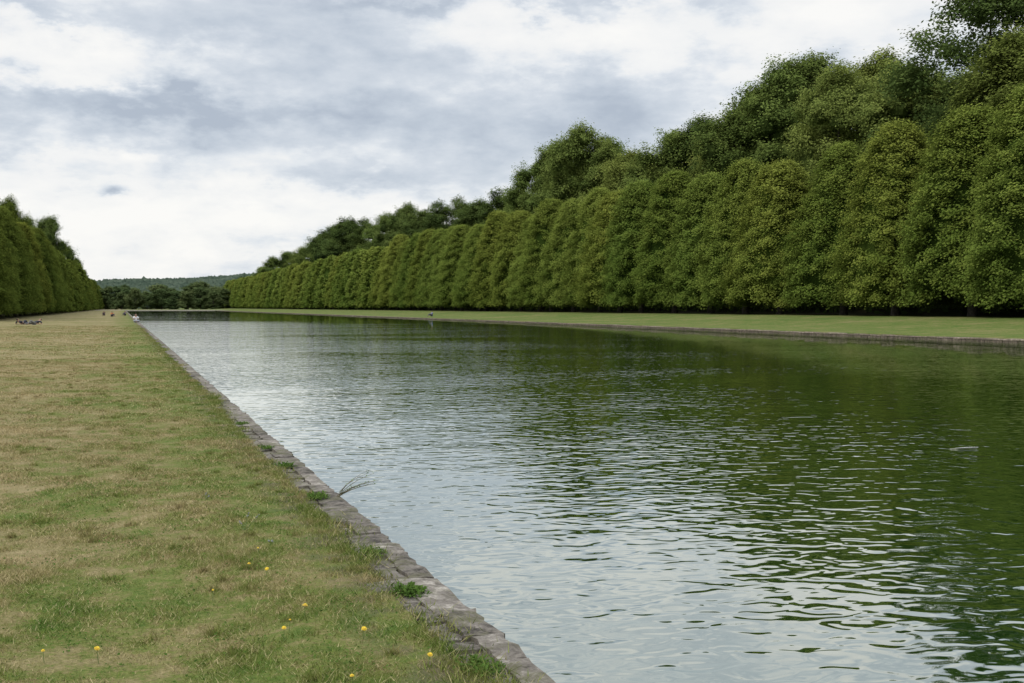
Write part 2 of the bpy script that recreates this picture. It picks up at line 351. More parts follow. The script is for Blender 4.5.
def trunk_mesh(name,seed,H,r,z0,R,nl=9):
    rd=random.Random(seed); m=MB(); pts=[]; x=y=0
    for i in range(9):
        t=i/8; pts.append((x,y,H*t-.15)); x+=rd.uniform(-.12,.12); y+=rd.uniform(-.12,.12)
    m.tube(pts,[r*1.35]+[r*(1-.9*(i/8)) for i in range(1,9)],10)
    for i in range(nl):
        j=rd.randint(2,7); p=Vector(pts[j]); an=i*2.4+rd.uniform(-.3,.3); L=R*rd.uniform(.55,.9)*(1-.05*j)
        d=Vector((math.cos(an),math.sin(an),rd.uniform(.35,.9)))
        q=[p+d*L*s+Vector((0,0,.5*s*s*rd.uniform(-.5,1))) for s in (0,.3,.6,1)]; rr=r*(1-.9*j/8)*.6
        m.tube(q,[rr,rr*.75,rr*.45,rr*.12],6)
    return m.mesh(name)
def proto(kind,seed,**k):
    V,Fq,T=(linden_crown if kind=='linden' else wood_crown)(seed,**k)
    return mesh_np('crown',V,Fq,T)
LIND=[(proto('linden',10+i,z0=1.8,z1=18.4+.6*(i%3),R=6.6,nc=600,k=165,leaf=.12,ex=(.33,.40,.37)[i%3]),trunk_mesh('trunk',i,16.0,.34,2,5)) for i in range(6)]
LINDF=[(proto('linden',30+i,z0=1.5,z1=18.5+.6*i,R=6.6,nc=340,k=64,leaf=.25,ex=(.34,.40,.37)[i]),trunk_mesh('trunk',10+i,16.0,.34,2,5,5)) for i in range(3)]
WOOD=[(proto('wood',50+i,z0=4,z1=28,R=9.3,nl=56,nc=22,k=76,leaf=.165),trunk_mesh('trunk',20+i,24,.45,5,7)) for i in range(5)]
OPEN=(proto('wood',77,z0=6,z1=30,R=8.2,nl=56,nc=13,k=74,leaf=.16,open_=1),trunk_mesh('trunk',31,28.0,.36,5,7,24))
WISP=(proto('wood',81,z0=4,z1=29,R=8.0,nl=40,nc=14,k=66,leaf=.18,open_=1),trunk_mesh('trunk',32,27.0,.32,5,6,20))
WOODF=[(proto('wood',60+i,z0=-.4,z1=14,R=6.0,nl=22,nc=16,k=34,leaf=.32),trunk_mesh('trunk',40+i,12,.3,3,4,5)) for i in range(3)]
for me in set([a for a,b in LIND+LINDF+WOOD+[OPEN,WISP]+WOODF]): me.materials.append(None)
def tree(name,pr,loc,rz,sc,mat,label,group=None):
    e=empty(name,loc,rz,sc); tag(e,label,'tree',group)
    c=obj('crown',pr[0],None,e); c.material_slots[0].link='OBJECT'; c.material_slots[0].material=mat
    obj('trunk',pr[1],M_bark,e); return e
rd=random.Random(5)
ORD=['first','second','third','fourth','fifth','sixth','seventh','eighth','ninth','tenth','eleventh','twelfth','thirteenth','fourteenth','fifteenth','sixteenth','seventeenth','eighteenth','nineteenth','twentieth','twenty-first','twenty-second','twenty-third','twenty-fourth']
XT=72.0; y=62.0; i=0; vis=0
while y<880:
    fw=XT*ST+y*CT; px=122+F*XT/CT/fw
    sc=rd.uniform(.96,1.10); near=y<330
    pr=(LIND if near else LINDF)[i%(6 if near else 3)] if rd.random()<.6 else rd.choice(LIND if near else LINDF)
    if px<1040 and vis<16:
        lab='broad linden, %s from the right edge in the far bank row'%ORD[vis]; grp='linden trees in the row on the right bank'; vis+=1
    elif px>=1040: lab='linden of the far bank row just beyond the right edge of the photo'; grp='linden trees beyond the right edge'
    else: lab='linden in the distant closed stretch of the right bank row'; grp='distant linden trees in the right bank row'
    x=XT+rd.uniform(-1.0,1.0)
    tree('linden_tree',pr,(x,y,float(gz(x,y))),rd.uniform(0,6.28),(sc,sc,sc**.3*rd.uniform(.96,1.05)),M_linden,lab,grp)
    y+=rd.uniform(8.8,11.2); i+=1
y=150.0; i=0; vis=0
while y<1180:
    sc=rd.uniform(.84,1.0); px=122-F*17/CT/(y*CT-17*ST)
    if px>-25 and vis<6: lab='dark linden, %s from the left edge in the left lawn row'%ORD[vis]; grp='linden trees in the row on the left'; vis+=1
    elif px<=-25: lab='linden of the left row just beyond the left edge of the photo'; grp='linden trees beyond the left edge'
    else: lab='linden in the distant closed stretch of the row on the left'; grp='distant linden trees in the left row'
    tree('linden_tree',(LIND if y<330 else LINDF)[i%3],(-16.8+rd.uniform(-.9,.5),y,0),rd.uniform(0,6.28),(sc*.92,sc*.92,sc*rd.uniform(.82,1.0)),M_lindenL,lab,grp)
    y+=rd.uniform(9.8,11.8); i+=1
KD={'G':'mid green','D':'dark green','Y':'yellowish green','O':'dark','W':'thin wispy'}
for i,(px,ty,X,kd) in enumerate([(-22,180,-29,'D'),(8,196,-27,'G'),(30,216,-28,'D'),(49,214,-27,'D'),(63,240,-28,'G'),(77,257,-28,'D')]):
    y,fw=along(X,px); top=(307-ty)*fw/F+EYE; s=top/28.6
    lab='%s woodland tree rising behind the left row, %s from the left edge'%(KD[kd],ORD[i])
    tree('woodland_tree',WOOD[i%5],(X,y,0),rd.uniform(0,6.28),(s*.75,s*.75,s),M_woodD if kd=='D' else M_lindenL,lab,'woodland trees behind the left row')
W=[(1045,-20,98,'D'),(985,-50,88,'O'),(1022,26,84,'Y'),(965,66,96,'D'),(938,70,100,'G'),(905,60,92,'G'),(872,50,98,'Y'),(838,62,90,'G'),(808,48,100,'G'),(783,60,96,'G'),(760,80,92,'G'),
 (735,112,92,'Y'),(705,114,98,'D'),(676,126,94,'G'),(655,150,90,'G'),(632,148,94,'Y'),(608,134,98,'G'),(582,122,92,'G'),(560,136,96,'G'),(540,156,92,'G'),(522,186,94,'G'),
 (500,186,94,'W'),(482,198,92,'D'),(462,194,96,'W'),(443,198,92,'W'),(424,208,94,'D'),(405,202,92,'D'),(387,212,94,'G'),(368,216,96,'W'),(350,216,92,'D'),(334,224,94,'D'),(318,235,92,'G'),
 (303,246,94,'G'),(288,250,92,'D'),(274,256,94,'G'),(262,266,92,'G')]
for i,(px,ty,X,kd) in enumerate(W):
    y,fw=along(X,px); z=float(gz(X,y)); top=(307-ty)*fw/F+EYE
    pr=OPEN if kd=='O' else WISP if kd=='W' else WOOD[i%5]; H=30. if kd in 'OW' else 28.8
    s=(top-z)/H; sw=min(s,1.35)*rd.uniform(.90,1.12)*(1.15 if px<520 else 1)
    if kd=='O': lab='tall dark open-crowned tree showing sky between its boughs at the top right corner'; sw*=.9
    elif i<24: lab='%s woodland tree behind the lindens, %s along the skyline from the right'%(KD[kd],ORD[i])
    else: lab='%s woodland tree on the distant skyline, %s of the far group'%(KD[kd],ORD[i-24])
    mat={'G':M_wood,'D':M_woodD,'Y':M_woodY,'O':M_woodD,'W':M_woodD}[kd]
    tree('woodland_tree',pr,(X,y,z),rd.uniform(0,6.28),(sw,sw,s),mat,lab,'woodland trees behind the right row')
for i,px in enumerate([955,890,825,745,690,645,595,550,510,475,435,395,360,330]):
    y,fw=along(104,px); ty=307-(px-122)*.262-8; z=float(gz(104,y)); s=((307-ty)*fw/F+EYE-z)/28.8
    tree('woodland_tree',WOOD[(i+2)%5],(104,y,z),rd.uniform(0,6.28),(max(s,.8)*1.1,max(s,.8)*1.1,max(s,.5)),M_wood,'lower woodland tree filling a gap behind the skyline trees','lower woodland trees between the skyline trees')
def added_thicket(name,x,dx,y0,y1,h,n,leaf,seed,mat,label):  # leaf wall added behind a row to stop light leaking under the crowns
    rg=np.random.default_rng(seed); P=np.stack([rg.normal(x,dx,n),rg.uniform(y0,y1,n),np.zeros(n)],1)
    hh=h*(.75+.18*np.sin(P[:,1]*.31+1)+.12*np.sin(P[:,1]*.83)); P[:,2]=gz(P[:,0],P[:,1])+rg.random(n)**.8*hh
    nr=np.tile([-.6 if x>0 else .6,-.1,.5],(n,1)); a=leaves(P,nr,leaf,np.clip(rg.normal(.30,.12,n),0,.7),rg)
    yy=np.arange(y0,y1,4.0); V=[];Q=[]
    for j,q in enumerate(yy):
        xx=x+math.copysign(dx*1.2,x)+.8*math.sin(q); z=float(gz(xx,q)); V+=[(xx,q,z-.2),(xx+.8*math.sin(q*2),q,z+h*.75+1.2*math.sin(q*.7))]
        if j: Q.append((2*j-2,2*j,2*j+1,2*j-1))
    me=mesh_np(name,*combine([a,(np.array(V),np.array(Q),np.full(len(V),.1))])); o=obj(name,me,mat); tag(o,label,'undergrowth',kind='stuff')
added_thicket('added_thicket',82,2.0,40,870,13,80000,.45,3,M_woodD,'dark undergrowth added to block light behind the right linden row')
added_thicket('added_thicket',-27,1.5,120,1180,12,34000,.5,4,M_woodD,'dark undergrowth added to block light behind the left linden row')
# trees closing the far end of the canal
i=0; r2d=random.Random(3)
for X,y,h in [(-25,900,16),(-10,850,15),(0,820,11.5),(8,800,13.5),(16,835,11.5),(24,800,13),(33,815,11.5),(40,795,12.5),(49,815,14.5),(56,800,11.5),(63,810,13.5),(72,890,17),(80,905,19),(-4,920,16),(10,930,14.5),(24,925,18),(38,935,15),(52,925,19),(66,940,17),(88,930,24),(100,950,22),(-16,930,15),(3,960,18),(31,965,18),(58,960,21)]:
    if i<13: lab='small distant tree beyond the canal end, %s from the left of its clump'%ORD[i]; grp='front trees beyond the canal end'
    else: lab='distant tree at the back of the clump beyond the canal end'; grp='back trees beyond the canal end'
    s=h/14; tree('distant_tree',WOODF[i%3],(X,y,-.1),rd.uniform(0,6.28),(s*r2d.uniform(1.0,1.7),s*r2d.uniform(1.0,1.7),s),M_far,lab,grp); i+=1

# ---------------------------------------------------------------- far wooded hills
def hills_mat():  # aerial haze is put into the base colour as bluish greens
    m,nt,out=newmat('wooded_hill'); g=nt.nodes.new('ShaderNodeNewGeometry')
    c=ramp(nt,noise(nt,g.outputs['Position'],.02,8,.75),[(.36,(.038,.058,.042)),(.64,(.095,.12,.085))]); b=N(nt,'ShaderNodeBsdfDiffuse'); nt.links.new(c,b.inputs[0]); nt.links.new(b.outputs[0],out.inputs[0]); return m
hx=np.linspace(-900,2600,1100); hy=np.concatenate([np.linspace(1300,2100,90),np.linspace(2120,2600,8)]); HX,HY=np.meshgrid(hx,hy)
rg=np.random.default_rng(8)
HZ=(46+7*np.sin(HX*.0062-.9)+3*np.sin(HX*.017+1)+2*np.sin(HX*.031+2)+.040*np.clip(HX,0,900))*sm(1300,2050,HY)-1+rg.normal(0,1.7,HX.shape)*(HY>1320)
nx=len(hx); idx=np.arange(HX.size).reshape(HX.shape); Fq=np.stack([idx[:-1,:-1],idx[:-1,1:],idx[1:,1:],idx[1:,:-1]],-1).reshape(-1,4)
hl=obj('hills',mesh_np('hills',np.stack([HX,HY,HZ],-1).reshape(-1,3),Fq),hills_mat()); tag(hl,kind='structure')

# ---------------------------------------------------------------- grass blades
def blades(x,y,h,w,lean,tone,rg):
    n=len(x); z=gz(x,y)-.004; a=rg.uniform(0,6.28,n); la=rg.uniform(0,6.28,n); dl=lean*h
    A=np.stack([x+w*np.cos(a),y+w*np.sin(a),z],1); B=np.stack([x-w*np.cos(a),y-w*np.sin(a),z],1)
    C=np.stack([x+dl*np.cos(la),y+dl*np.sin(la),z+h],1)
    V=np.stack([A,B,C],1).reshape(-1,3); return V,np.arange(3*n).reshape(n,3),np.repeat(tone,3)
rg=np.random.default_rng(21); parts=[]
for (y0,y1,den,h0,h1,w) in ((3.2,9,9000,.009,.030,.0024),(9,18,4300,.010,.028,.0036),(18,40,1300,.012,.030,.0065),(40,110,170,.014,.036,.016)):
    xm=-.115*y1-1.2; n=int((1.44-xm)*(y1-y0)*den); x=rg.uniform(xm,1.46,n); y=rg.uniform(y0,y1,n)
    keep=x>-.115*y-1.2
    pat=np.sin(x*5.1+1.3*np.sin(y*4.3))*np.sin(y*4.7+1.1*np.sin(x*5.7)); keep&=rg.random(n)<(.68+.32*pat); x=x[keep];y=y[keep];pat=pat[keep];n=len(x)
    h=rg.uniform(h0,h1,n)*(1+.35*pat); parts.append(blades(x,y,h,w*rg.uniform(.7,1.3,n),rg.uniform(.3,1.8,n),rg.random(n),rg))
yy=3.5; cy=[]
while yy<95: cy.append(yy); yy+=rg.uniform(.06,.42)*(1+yy/40)
for q in cy:
    big=rg.random()<(.22 if 4<q<24 else .10)
    s=rg.uniform(.02,.07)*(1.9 if big else 1); k=int(rg.uniform(100,280)*(1 if q<30 else .5)*(2.2 if big else 1)); xc=rg.uniform(1.32,1.48)+(.07 if big else 0)
    x=rg.normal(xc,s,k); y=rg.normal(q,s*2.2,k); ok=x<1.70; x=x[ok];y=y[ok];k=len(x)
    parts.append(blades(x,y,rg.uniform(.018,.045,k)*(1.35 if big else 1),rg.uniform(.002,.004,k)*(1 if q<25 else 2.5),rg.uniform(.3,1.7,k),rg.random(k)*.9,rg))
for q in range(260):
    y0=rg.uniform(4,40); x0=rg.uniform(-.1*y0-.4,1.3); k=int(rg.uniform(40,100)); s=rg.uniform(.015,.05)
    x=rg.normal(x0,s,k); y=rg.normal(y0,s,k); parts.append(blades(x,y,rg.uniform(.02,.050,k),rg.uniform(.0018,.0034,k)*(1+y0/25),rg.uniform(.3,1.3,k),rg.random(k)*.8,rg))
V,Fq,T=combine(parts)
gr=obj('grass',mesh_np('grass',V,Fq,T),M_blade); tag(gr,'short patchy green and straw coloured grass of the left bank lawn','grass',kind='stuff')
M_clover=foliage_mat('clover_leaf',(.045,.085,.018),(.09,.16,.032),(.16,.23,.06))
C=[]
for q in range(230):
    y0=rg.uniform(4.5,22); x0=rg.uniform(-.09*y0+.1,1.35); k=int(rg.uniform(20,60)); s=rg.uniform(.04,.14)
    C.append(np.stack([np.minimum(rg.normal(x0,s,k),1.5),rg.normal(y0,s*1.5,k),rg.uniform(.010,.026,k)],1))
C=np.concatenate(C); C[:,2]+=gz(C[:,0],C[:,1]); a=leaves(C,np.tile([0,0,1.0],(len(C),1)),.0085,np.clip(rg.normal(.5,.2,len(C)),0,1),rg)
cl=obj('clover',mesh_np('clover',*a),M_clover); tag(cl,'green clover and plantain leaves in patches near the stone edge','ground cover',kind='stuff')

# ---------------------------------------------------------------- flowers and weeds
M_yel=simple('yellow_petals',(.72,.51,.02),.6,.12,200); M_stem=simple('green_stem',(.10,.16,.035),.7); M_dry=simple('dry_stalk',(.14,.12,.07),.8); M_mauve=simple('mauve_petals',(.27,.25,.30),.7)
def flower_head(r,seed,npet=22):
    rd=random.Random(seed); m=MB()
    for ring,(rr,zz) in enumerate(((1.0,.0),(.78,.004),(.5,.008))):
        for k in range(npet-ring*5):
            a=2*math.pi*k/(npet-ring*5)+ring*.2+rd.uniform(-.06,.06); L=r*rr*rd.uniform(.88,1.05); w_=r*.13
            ca,sa=math.cos(a),math.sin(a)
            P=lambda d,s,z:(ca*d-sa*s,sa*d+ca*s,z+zz)
            m.quad(P(r*.05,-w_*.5,0),P(L,-w_*.8,r*.22),P(L*1.02,w_*.8,r*.22),P(r*.05,w_*.5,0))
    return m.mesh('flower_head',False)
FH=[flower_head(.0140,k) for k in range(3)]
def flower(px,py,h,lab,sc=1.0):
    p=ground_at(px,py,h); z=float(gz(p.x,p.y)); e=empty('yellow_flower',(p.x,p.y,z),random.uniform(0,6)); tag(e,lab,'flower','yellow flowers in the lawn')
    m=MB(); dx,dy=random.uniform(-.01,.01),random.uniform(-.01,.01); m.tube([(dx,dy,-.01),(dx*.4,dy*.4,h*.5),(0,0,h-z)],[.0018,.0015,.0013],5); obj('stem',m.mesh('stem'),M_stem,e)
    m=obj('flower_head',random.choice(FH),M_yel,e,(0,0,h-z)); m.scale=(sc,)*3; m.rotation_euler=(random.uniform(.0,.6),random.uniform(-.3,.3),-e.rotation_euler.z)
for px,py,h,lab,sc in [(305,606,.05,'largest bright yellow flower, alone in the grass left of the stones',1.1),(364,629,.05,'yellow flower nearest the stone edging in the bottom lawn',1.0),(97,649,.04,'yellow flower low in the bottom left lawn',1.0),
  (43,651,.04,'small yellow flower closest to the left edge of the photo',.65),(249,564,.06,'left flower of the pair in the middle of the lawn',.8),(267,569,.05,'right flower of the pair in the middle of the lawn',.9),
  (284,628,.05,'small yellow flower between the largest one and the bottom edge',.8),(430,655,.05,'yellow flower beside the stones near the bottom edge',.9),(290,620,.05,'tiny yellow flower just below the largest one',.5),(213,590,.05,'tiny yellow flower between the pair and the bottom left',.45),(258,548,.06,'tiny yellow flower just above the pair',.5),(352,676,.05,'small yellow flower at the bottom edge below the stone side',.7)]:
    flower(px,py,h,lab,sc)
def weed(name,base,stems,label,lean,hgt,leafs=6,seed=0,heads=None,th=1.0):
    rd=random.Random(seed); e=empty(name,base); tag(e,label,'weed'); m=MB(); lf=MB(); hd=MB()
    for s in range(stems):
        a=rd.uniform(0,6.28); L=hgt*rd.uniform(.5,1); d=Vector((math.cos(a)*.4+lean[0],math.sin(a)*.4+lean[1],1)).normalized(); p=Vector((rd.uniform(-.01,.01),rd.uniform(-.01,.01),-.01)); pts=[p]
        for j in range(5):
            d=(d+Vector((lean[0]*.25+rd.uniform(-.15,.15),lean[1]*.25+rd.uniform(-.15,.15),-.05))).normalized(); pts.append(pts[-1]+d*L/5)
        m.tube(pts,[r*th for r in (.003,.0027,.0023,.0019,.0014,.001)],5)
        for j in range(leafs):
            q=pts[rd.randint(1,5)]; an=rd.uniform(0,6.28); u=Vector((math.cos(an),math.sin(an),rd.uniform(0,.6))).normalized(); v=u.cross(Vector((0,0,1))).normalized(); l=rd.uniform(.012,.03)
            lf.quad(q,q+u*l*.5+v*l*.2,q+u*l,q+u*l*.5-v*l*.2)
        for j in range(4 if heads else 0):
            q=pts[-1]-(pts[-1]-pts[-2])*j*.3
            for k in range(4):
                u=Vector((rd.uniform(-1,1),rd.uniform(-1,1),rd.uniform(-.3,1))).normalized(); v=u.orthogonal().normalized(); l=.009; hd.quad(q,q+u*l*.5+v*l*.4,q+u*l,q+u*l*.5-v*l*.4)
    obj('stem',m.mesh('stem'),M_dry if heads is None else M_stem,e); obj('leaf',lf.mesh('leaf',False),M_stem,e)
    if heads: obj('blossom',hd.mesh('blossom',False),heads,e)
p=ground_at(336,497); weed('weed_plant',(p.x,p.y,0),10,'spindly weed reaching from the stone edge out over the water',(.8,.1),.40,20,1,None,1.1)
p=ground_at(246,532); weed('weed_plant',(p.x,p.y,0),3,'thin greyish flowering weed standing upright in the middle lawn',(.02,0),.17,6,2,M_mauve)
p=ground_at(206,500); weed('weed_plant',(p.x,p.y,0),2,'low pale flowering weed in the lawn left of the edge weed',(.05,0),.09,6,3,M_mauve)
p=ground_at(272,545); weed('weed_plant',(p.x,p.y,0),2,'short pale weed just right of the thin upright one',(.05,0),.08,6,4,M_mauve)
def leafy(base,n,L,label,seed):
    rd=random.Random(seed); e=MB()
    for k in range(n):
        a=rd.uniform(0,6.28); el=rd.uniform(.1,1.1); u=Vector((math.cos(a)*math.cos(el),math.sin(a)*math.cos(el),math.sin(el))); v=Vector((-math.sin(a),math.cos(a),0)); l=L*rd.uniform(.5,1); q=Vector((max(-.08,min(.08,rd.gauss(0,.04))),max(-.13,min(.13,rd.gauss(0,.07))),0))
        m=q+u*l*.55; t=q+u*l-Vector((0,0,l*.3)); e.quad(q,m+v*l*.12,t,m-v*l*.12)
    o=obj('leafy_plant',e.mesh('leafy_plant',False,[random.uniform(.3,.8) for _ in e.V]),M_clover,None,base); tag(o,label,'plant')
for k,(px,py,n,L,lab) in enumerate([(408,592,320,.075,'broad green leaf clump growing over the stones right of the lower lawn'),(480,668,240,.07,'green leaf clump over the stones at the bottom edge of the photo'),(385,552,160,.06,'small green leaf clump on the stones above the broad one'),(322,497,240,.075,'green leaf clump at the foot of the spindly edge weed'),(290,466,220,.075,'green leaf clump on the stones above the edge weed'),(268,448,140,.065,'green leaf clump on the stones, second from the top'),(246,424,150,.075,'uppermost green leaf clump on the stone edging')]):
    p=ground_at(px,py); leafy((min(p.x,1.55),p.y,.0),n,L,lab,k)
p=ground_at(965,449,WL); m=MB()
for s in (-1,1):
    for k in range(10):
        t=k/10; x=-.15+.3*t; wd_=.035*math.sin(math.pi*(t*.9+.08)); m.quad((x,0,.006),(x+.035,s*wd_,.016+.01*t),(x+.06,s*wd_,.016+.01*t),(x+.03,0,.006))
ft=empty('feather',(p.x,p.y,WL),-.2); tag(ft,'pale feather floating on the dark green water at the right','feather')
obj('vane',m.mesh('vane',False),simple('feather_vane',(.30,.30,.28),.7),ft); m=MB(); m.tube([(-.2,0,.004),(0,0,.01),(.18,0,.02)],[.003,.0025,.001],5); obj('quill',m.mesh('quill'),simple('quill',(.4,.38,.3),.5),ft)

# ---------------------------------------------------------------- people
def skin_mesh(name,J,E,mat,parent,sub=2,loc=(0,0,0)):
    names=list(J); me=bpy.data.meshes.new(name); me.from_pydata([J[n][0] for n in names],[(names.index(a),names.index(b)) for a,b in E],[])
    o=bpy.data.objects.new(name,me); COL.objects.link(o); o.parent=parent; o.location=loc; me.materials.append(mat)
    md=o.modifiers.new('skin','SKIN'); md.use_smooth_shade=True
    if not me.skin_vertices: me.skin_vertices.new()
    sv=me.skin_vertices[0].data
    for i,n in enumerate(names):
        r=J[n][1]; sv[i].radius=(r,r) if not isinstance(r,tuple) else r; sv[i].use_root=(i==0)
    s=o.modifiers.new('subdivision','SUBSURF'); s.levels=sub; s.render_levels=sub; return o
def person(loc,rz,pose,shirt,trousers,hair,label,skin=(.38,.22,.15)):
    e=empty('person',loc,rz); tag(e,label,'person'); Ms=simple('skin',skin,.6,.08)
    P={k:Vector(v) for k,v in pose.items()}
    J={'pelvis':(P['pelvis'],.13),'waist':(P['pelvis'].lerp(P['chest'],.45),.115),'chest':(P['chest'],.135),'neck':(P['neck'],.055),'jaw':(P['head']-(P['head']-P['neck']).normalized()*.06,.07),'head':(P['head']+(P['head']-P['neck']).normalized()*.03,.098)}
    E=[('pelvis','waist'),('waist','chest'),('chest','neck'),('neck','jaw'),('jaw','head')]
    for s in 'LR':
        for k,r in (('hip',.095),('knee',.062),('ankle',.04),('toe',.03),('shoulder',.065),('elbow',.042),('wrist',.027)): J[k+s]=(P[k+s],r)
        d=(P['wrist'+s]-P['elbow'+s]).normalized(); pm=P['wrist'+s]+d*.06; J['palm'+s]=(pm,(.036,.018)); E+=[('pelvis','hip'+s),('hip'+s,'knee'+s),('knee'+s,'ankle'+s),('ankle'+s,'toe'+s),('chest','shoulder'+s),('shoulder'+s,'elbow'+s),('elbow'+s,'wrist'+s),('wrist'+s,'palm'+s)]
        sd=d.cross(Vector((0,0,1))); sd=(sd.normalized() if sd.length>.1 else Vector((0,1,0)))
        for f in range(5):
            off=(-.03+.02*f); L=(.055,.075,.082,.076,.06)[f]; b_=pm+sd*off+d*(.02 if f else -.01); n='f%d'%f+s
            J[n]=(b_+d*L*.5+Vector((0,0,-.008)),.0095); J[n+'t']=(b_+d*L+Vector((0,0,-.025)),.0085); E+=[('palm'+s,n),(n,n+'t')]
    skin_mesh('body',J,E,Ms,e)
    c={k:(v[0],(v[1] if not isinstance(v[1],tuple) else .03)+.02) for k,v in J.items()}
    sh={k:c[k] for k in ('chest','waist','pelvis','shoulderL','shoulderR')}
    for s in 'LR': sh['mid'+s]=(c['shoulder'+s][0].lerp(c['elbow'+s][0],.9),.062)
    sh['collar']=(P['chest'].lerp(P['neck'],.6),.07)
    skin_mesh('shirt',sh,[('chest','waist'),('waist','pelvis'),('chest','shoulderL'),('chest','shoulderR'),('shoulderL','midL'),('shoulderR','midR'),('chest','collar')],simple('shirt_cloth',shirt,.9),e)
    tr={k:(c[k][0],c[k][1]+.003) for k in ('pelvis','hipL','hipR','kneeL','kneeR')}
    for s in 'LR': tr['cuff'+s]=(P['knee'+s].lerp(P['ankle'+s],.88),.055)
    skin_mesh('trousers',tr,[('pelvis','hipL'),('pelvis','hipR'),('hipL','kneeL'),('hipR','kneeR'),('kneeL','cuffL'),('kneeR','cuffR')],simple('trouser_cloth',trousers,.9),e)
    up=(P['head']-P['neck']).normalized(); fw=Vector(pose.get('face',(1,0,0))).normalized(); sd=up.cross(fw).normalized(); h=P['head']
    skin_mesh('hair',{'a':(h+up*.055-fw*.02,.10),'b':(h-fw*.045-up*.01,.095),'c':(h-fw*.05-up*.07,.06)},[('a','b'),('b','c')],simple('hair',hair,.7),e)
    m=MB(); m.tube([h+fw*.088+up*.03,h+fw*.112-up*.012,h+fw*.09-up*.02],[.010,.016,.010],6); obj('nose',m.mesh('nose'),Ms,e)
    m=MB(); m.tube([h+fw*.093-up*.048-sd*.022,h+fw*.098-up*.05,h+fw*.093-up*.048+sd*.022],[.004,.008,.004],6); obj('mouth',m.mesh('mouth'),simple('lips',(.35,.12,.10)),e)
    for s in (-1,1):
        q=h+fw*.09+up*.012+sd*.033*s; m=MB(); m.tube([q-sd*.012,q,q+sd*.012],[.003,.007,.003],6); obj('eye',m.mesh('eye'),simple('eye',(.05,.035,.03),.3),e)
        q=h+sd*.098*s; m=MB(); m.tube([q+up*.03,q+sd*.012*s,q-up*.03],[.008,.014,.008],6); obj('ear',m.mesh('ear'),Ms,e)
    for s in 'LR':
        a,b=P['ankle'+s],P['toe'+s]; d=(b-a).normalized()
        skin_mesh('shoe',{'a':(a-Vector((0,0,.02)),.052),'b':(a.lerp(b,.55)-Vector((0,0,.01)),.05),'c':(b+d*.03,.042)},[('a','b'),('b','c')],simple('shoe',(.06,.055,.05),.6),e)
    return e
SIT=dict(pelvis=(0,0,.14),chest=(-.06,0,.50),neck=(-.02,0,.66),head=(.03,0,.78),face=(1,0,-.15),hipL=(.05,.10,.13),hipR=(.05,-.10,.13),kneeL=(.42,.14,.42),kneeR=(.44,-.13,.40),ankleL=(.62,.12,.08),ankleR=(.66,-.12,.08),toeL=(.80,.13,.045),toeR=(.84,-.14,.045),
 shoulderL=(-.06,.19,.56),shoulderR=(-.06,-.19,.56),elbowL=(.14,.25,.38),elbowR=(.14,-.25,.38),wristL=(.36,.13,.40),wristR=(.37,-.12,.39))
CROSS=dict(SIT,kneeL=(.30,.30,.20),kneeR=(.30,-.30,.20),ankleL=(.42,-.06,.09),ankleR=(.34,.08,.08),toeL=(.46,-.22,.06),toeR=(.38,.22,.06))
LIE=dict(pelvis=(0,0,.15),chest=(-.42,0,.27),neck=(-.56,0,.38),head=(-.64,0,.49),face=(.9,0,.4),hipL=(.06,.10,.13),hipR=(.06,-.10,.13),kneeL=(.45,.15,.36),kneeR=(.50,-.12,.12),ankleL=(.72,.14,.07),ankleR=(.93,-.12,.07),toeL=(.86,.15,.05),toeR=(.98,-.16,.18),
 shoulderL=(-.47,.19,.32),shoulderR=(-.47,-.19,.32),elbowL=(-.60,.28,.08),elbowR=(-.60,-.28,.08),wristL=(-.36,.27,.05),wristR=(-.36,-.27,.05))
p=ground_at(23,324.5); person((p.x,p.y,0),R_(45),LIE,(.02,.022,.03),(.03,.035,.05),(.03,.02,.015),'person in dark clothes reclining on the grass near the left row of trees')
p=ground_at(32,324.5); person((p.x+.2,p.y,0),R_(215),LIE,(.04,.045,.06),(.15,.15,.15),(.03,.02,.015),'person with pale trousers lying on the grass beside the reclining one')
p=ground_at(112,316.5); person((p.x,p.y,0),R_(-60),SIT,(.50,.18,.05),(.05,.05,.07),(.05,.03,.02),'person in an orange top sitting far down the left lawn')
p=ground_at(125,315.5); person((p.x,p.y,0),R_(-120),SIT,(.04,.05,.09),(.04,.04,.06),(.03,.02,.015),'person in dark clothes sitting far away near the canal corner')
p=ground_at(104,315.5); person((p.x,p.y,0),R_(-100),SIT,(.07,.05,.04),(.04,.04,.05),(.03,.02,.015),'person in brown sitting far down the lawn left of the orange top')
yy,_f=along(1.38,136.0); person((1.38,yy,.02),R_(-80),CROSS,(.60,.60,.60),(.35,.36,.38),(.16,.11,.07),'person in a white shirt sitting on the stone edge of the canal')
Xp=49; y_,fw_=along(Xp,432); person((Xp,y_,float(gz(Xp,y_))),R_(190),SIT,(.10,.16,.32),(.06,.07,.10),(.04,.03,.02),'person in blue sitting alone on the far right bank')

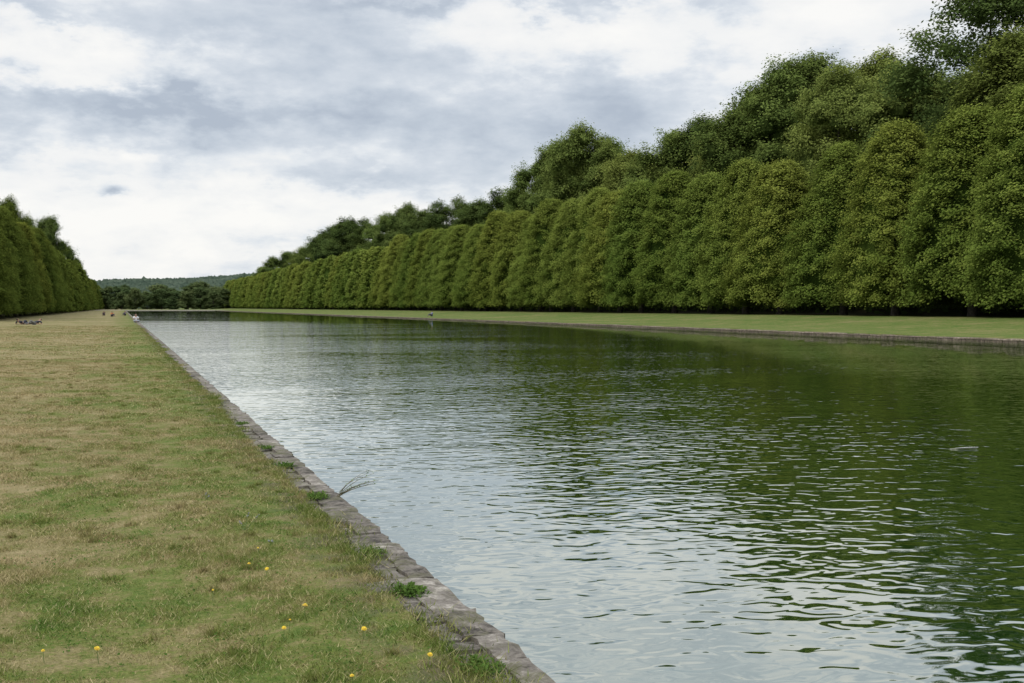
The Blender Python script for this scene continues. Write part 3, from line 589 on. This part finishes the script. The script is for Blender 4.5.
# ---------------------------------------------------------------- world + sun
wd=bpy.data.worlds.new('World'); S.world=wd; wd.use_nodes=True; nt=wd.node_tree; nt.nodes.clear()
out=nt.nodes.new('ShaderNodeOutputWorld'); tc=nt.nodes.new('ShaderNodeTexCoord'); D=tc.outputs['Generated']
sx=nt.nodes.new('ShaderNodeSeparateXYZ'); nt.links.new(D,sx.inputs[0])
z=math_(nt,'MAXIMUM',sx.outputs[2],0.0); zc=math_(nt,'ADD',z,.20)
cb=nt.nodes.new('ShaderNodeCombineXYZ'); nt.links.new(math_(nt,'DIVIDE',sx.outputs[0],zc),cb.inputs[0]); nt.links.new(math_(nt,'DIVIDE',sx.outputs[1],zc),cb.inputs[1]); cb.inputs[2].default_value=3.7
mp=nt.nodes.new('ShaderNodeMapping'); mp.inputs['Scale'].default_value=(1,1,2.2); nt.links.new(D,mp.inputs['Vector'])
n1=noise(nt,cb.outputs[0],2.4,10,.58,0)
n2=noise(nt,mp.outputs[0],12,10,.56,0)
wn=nt.nodes.new('ShaderNodeTexNoise'); wn.inputs['Scale'].default_value=17; wn.inputs['Detail'].default_value=8; wn.inputs['Roughness'].default_value=.60; nt.links.new(mp.outputs[0],wn.inputs['Vector'])
ws=nt.nodes.new('ShaderNodeSeparateColor'); nt.links.new(wn.outputs['Color'],ws.inputs[0])
az0=math_(nt,'ARCTAN2',sx.outputs[0],sx.outputs[1]); el0=math_(nt,'ARCSINE',sx.outputs[2])
def warp(k): return (math_(nt,'ADD',az0,math_(nt,'MULTIPLY',math_(nt,'SUBTRACT',ws.outputs[0],.5),.16*k)),math_(nt,'ADD',el0,math_(nt,'MULTIPLY',math_(nt,'SUBTRACT',ws.outputs[1],.5),.09*k)))
WA=warp(1.0); WB=warp(.22)
v=math_(nt,'ADD',math_(nt,'MULTIPLY',math_(nt,'SUBTRACT',n1,.5),.46),math_(nt,'MULTIPLY',math_(nt,'SUBTRACT',n2,.5),.56)); v=math_(nt,'ADD',v,.57)
for (bx,by,rx,ry,am) in [(70,58,130,32,.26),(265,35,150,36,-.13),(590,38,190,24,.15),(830,25,170,40,.13),(140,110,190,16,-.18),(500,122,250,32,-.13),(60,163,140,15,.12),(250,218,260,28,.22),(50,250,150,45,.17),(460,3,200,10,-.15),(118,193,13,4.5,-.36),(130,157,12,4,.2),(330,172,130,11,-.08),(20,4,90,10,-.16)]:
    az,el=WB if rx<20 else WA
    d0=ray(bx,by); a0=math.atan2(d0.x,d0.y); e0=math.asin(d0.z)
    u=math_(nt,'DIVIDE',math_(nt,'SUBTRACT',az,a0),rx/F); w_=math_(nt,'DIVIDE',math_(nt,'SUBTRACT',el,e0),ry/F)
    r2=math_(nt,'ADD',math_(nt,'MULTIPLY',u,u),math_(nt,'MULTIPLY',w_,w_)); gg=math_(nt,'EXPONENT',math_(nt,'MULTIPLY',r2,-1.0))
    v=math_(nt,'ADD',v,math_(nt,'MULTIPLY',gg,am))
cc=ramp(nt,v,[(.36,(.45,.51,.60)),(.46,(.56,.62,.70)),(.55,(.67,.72,.785)),(.61,(.79,.825,.865)),(.68,(.91,.915,.915)),(.82,(.99,.98,.955))])
zen=mrange(nt,z,.25,.8,1.0,2.0)
b1=nt.nodes.new('ShaderNodeBackground'); nt.links.new(cc,b1.inputs[0]); nt.links.new(zen,b1.inputs[1])
sk=nt.nodes.new('ShaderNodeTexSky'); sk.sky_type='NISHITA'; sk.sun_disc=False; sk.sun_elevation=R_(48); sk.sun_rotation=R_(-115)
b2=nt.nodes.new('ShaderNodeBackground'); nt.links.new(sk.outputs[0],b2.inputs[0]); b2.inputs[1].default_value=.12
mx=nt.nodes.new('ShaderNodeMixShader'); mx.inputs[0].default_value=.95
nt.links.new(b2.outputs[0],mx.inputs[1]); nt.links.new(b1.outputs[0],mx.inputs[2]); nt.links.new(mx.outputs[0],out.inputs[0])
sl=bpy.data.lights.new('sun','SUN'); sl.energy=1.5; sl.angle=R_(14); sl.color=(1,.95,.87); so=bpy.data.objects.new('sun',sl); COL.objects.link(so)
az_=R_(-115); el_=R_(48); d=Vector((math.sin(az_)*math.cos(el_),math.cos(az_)*math.cos(el_),math.sin(el_)))
so.rotation_euler=d.to_track_quat('Z','Y').to_euler(); so.location=(0,0,50)
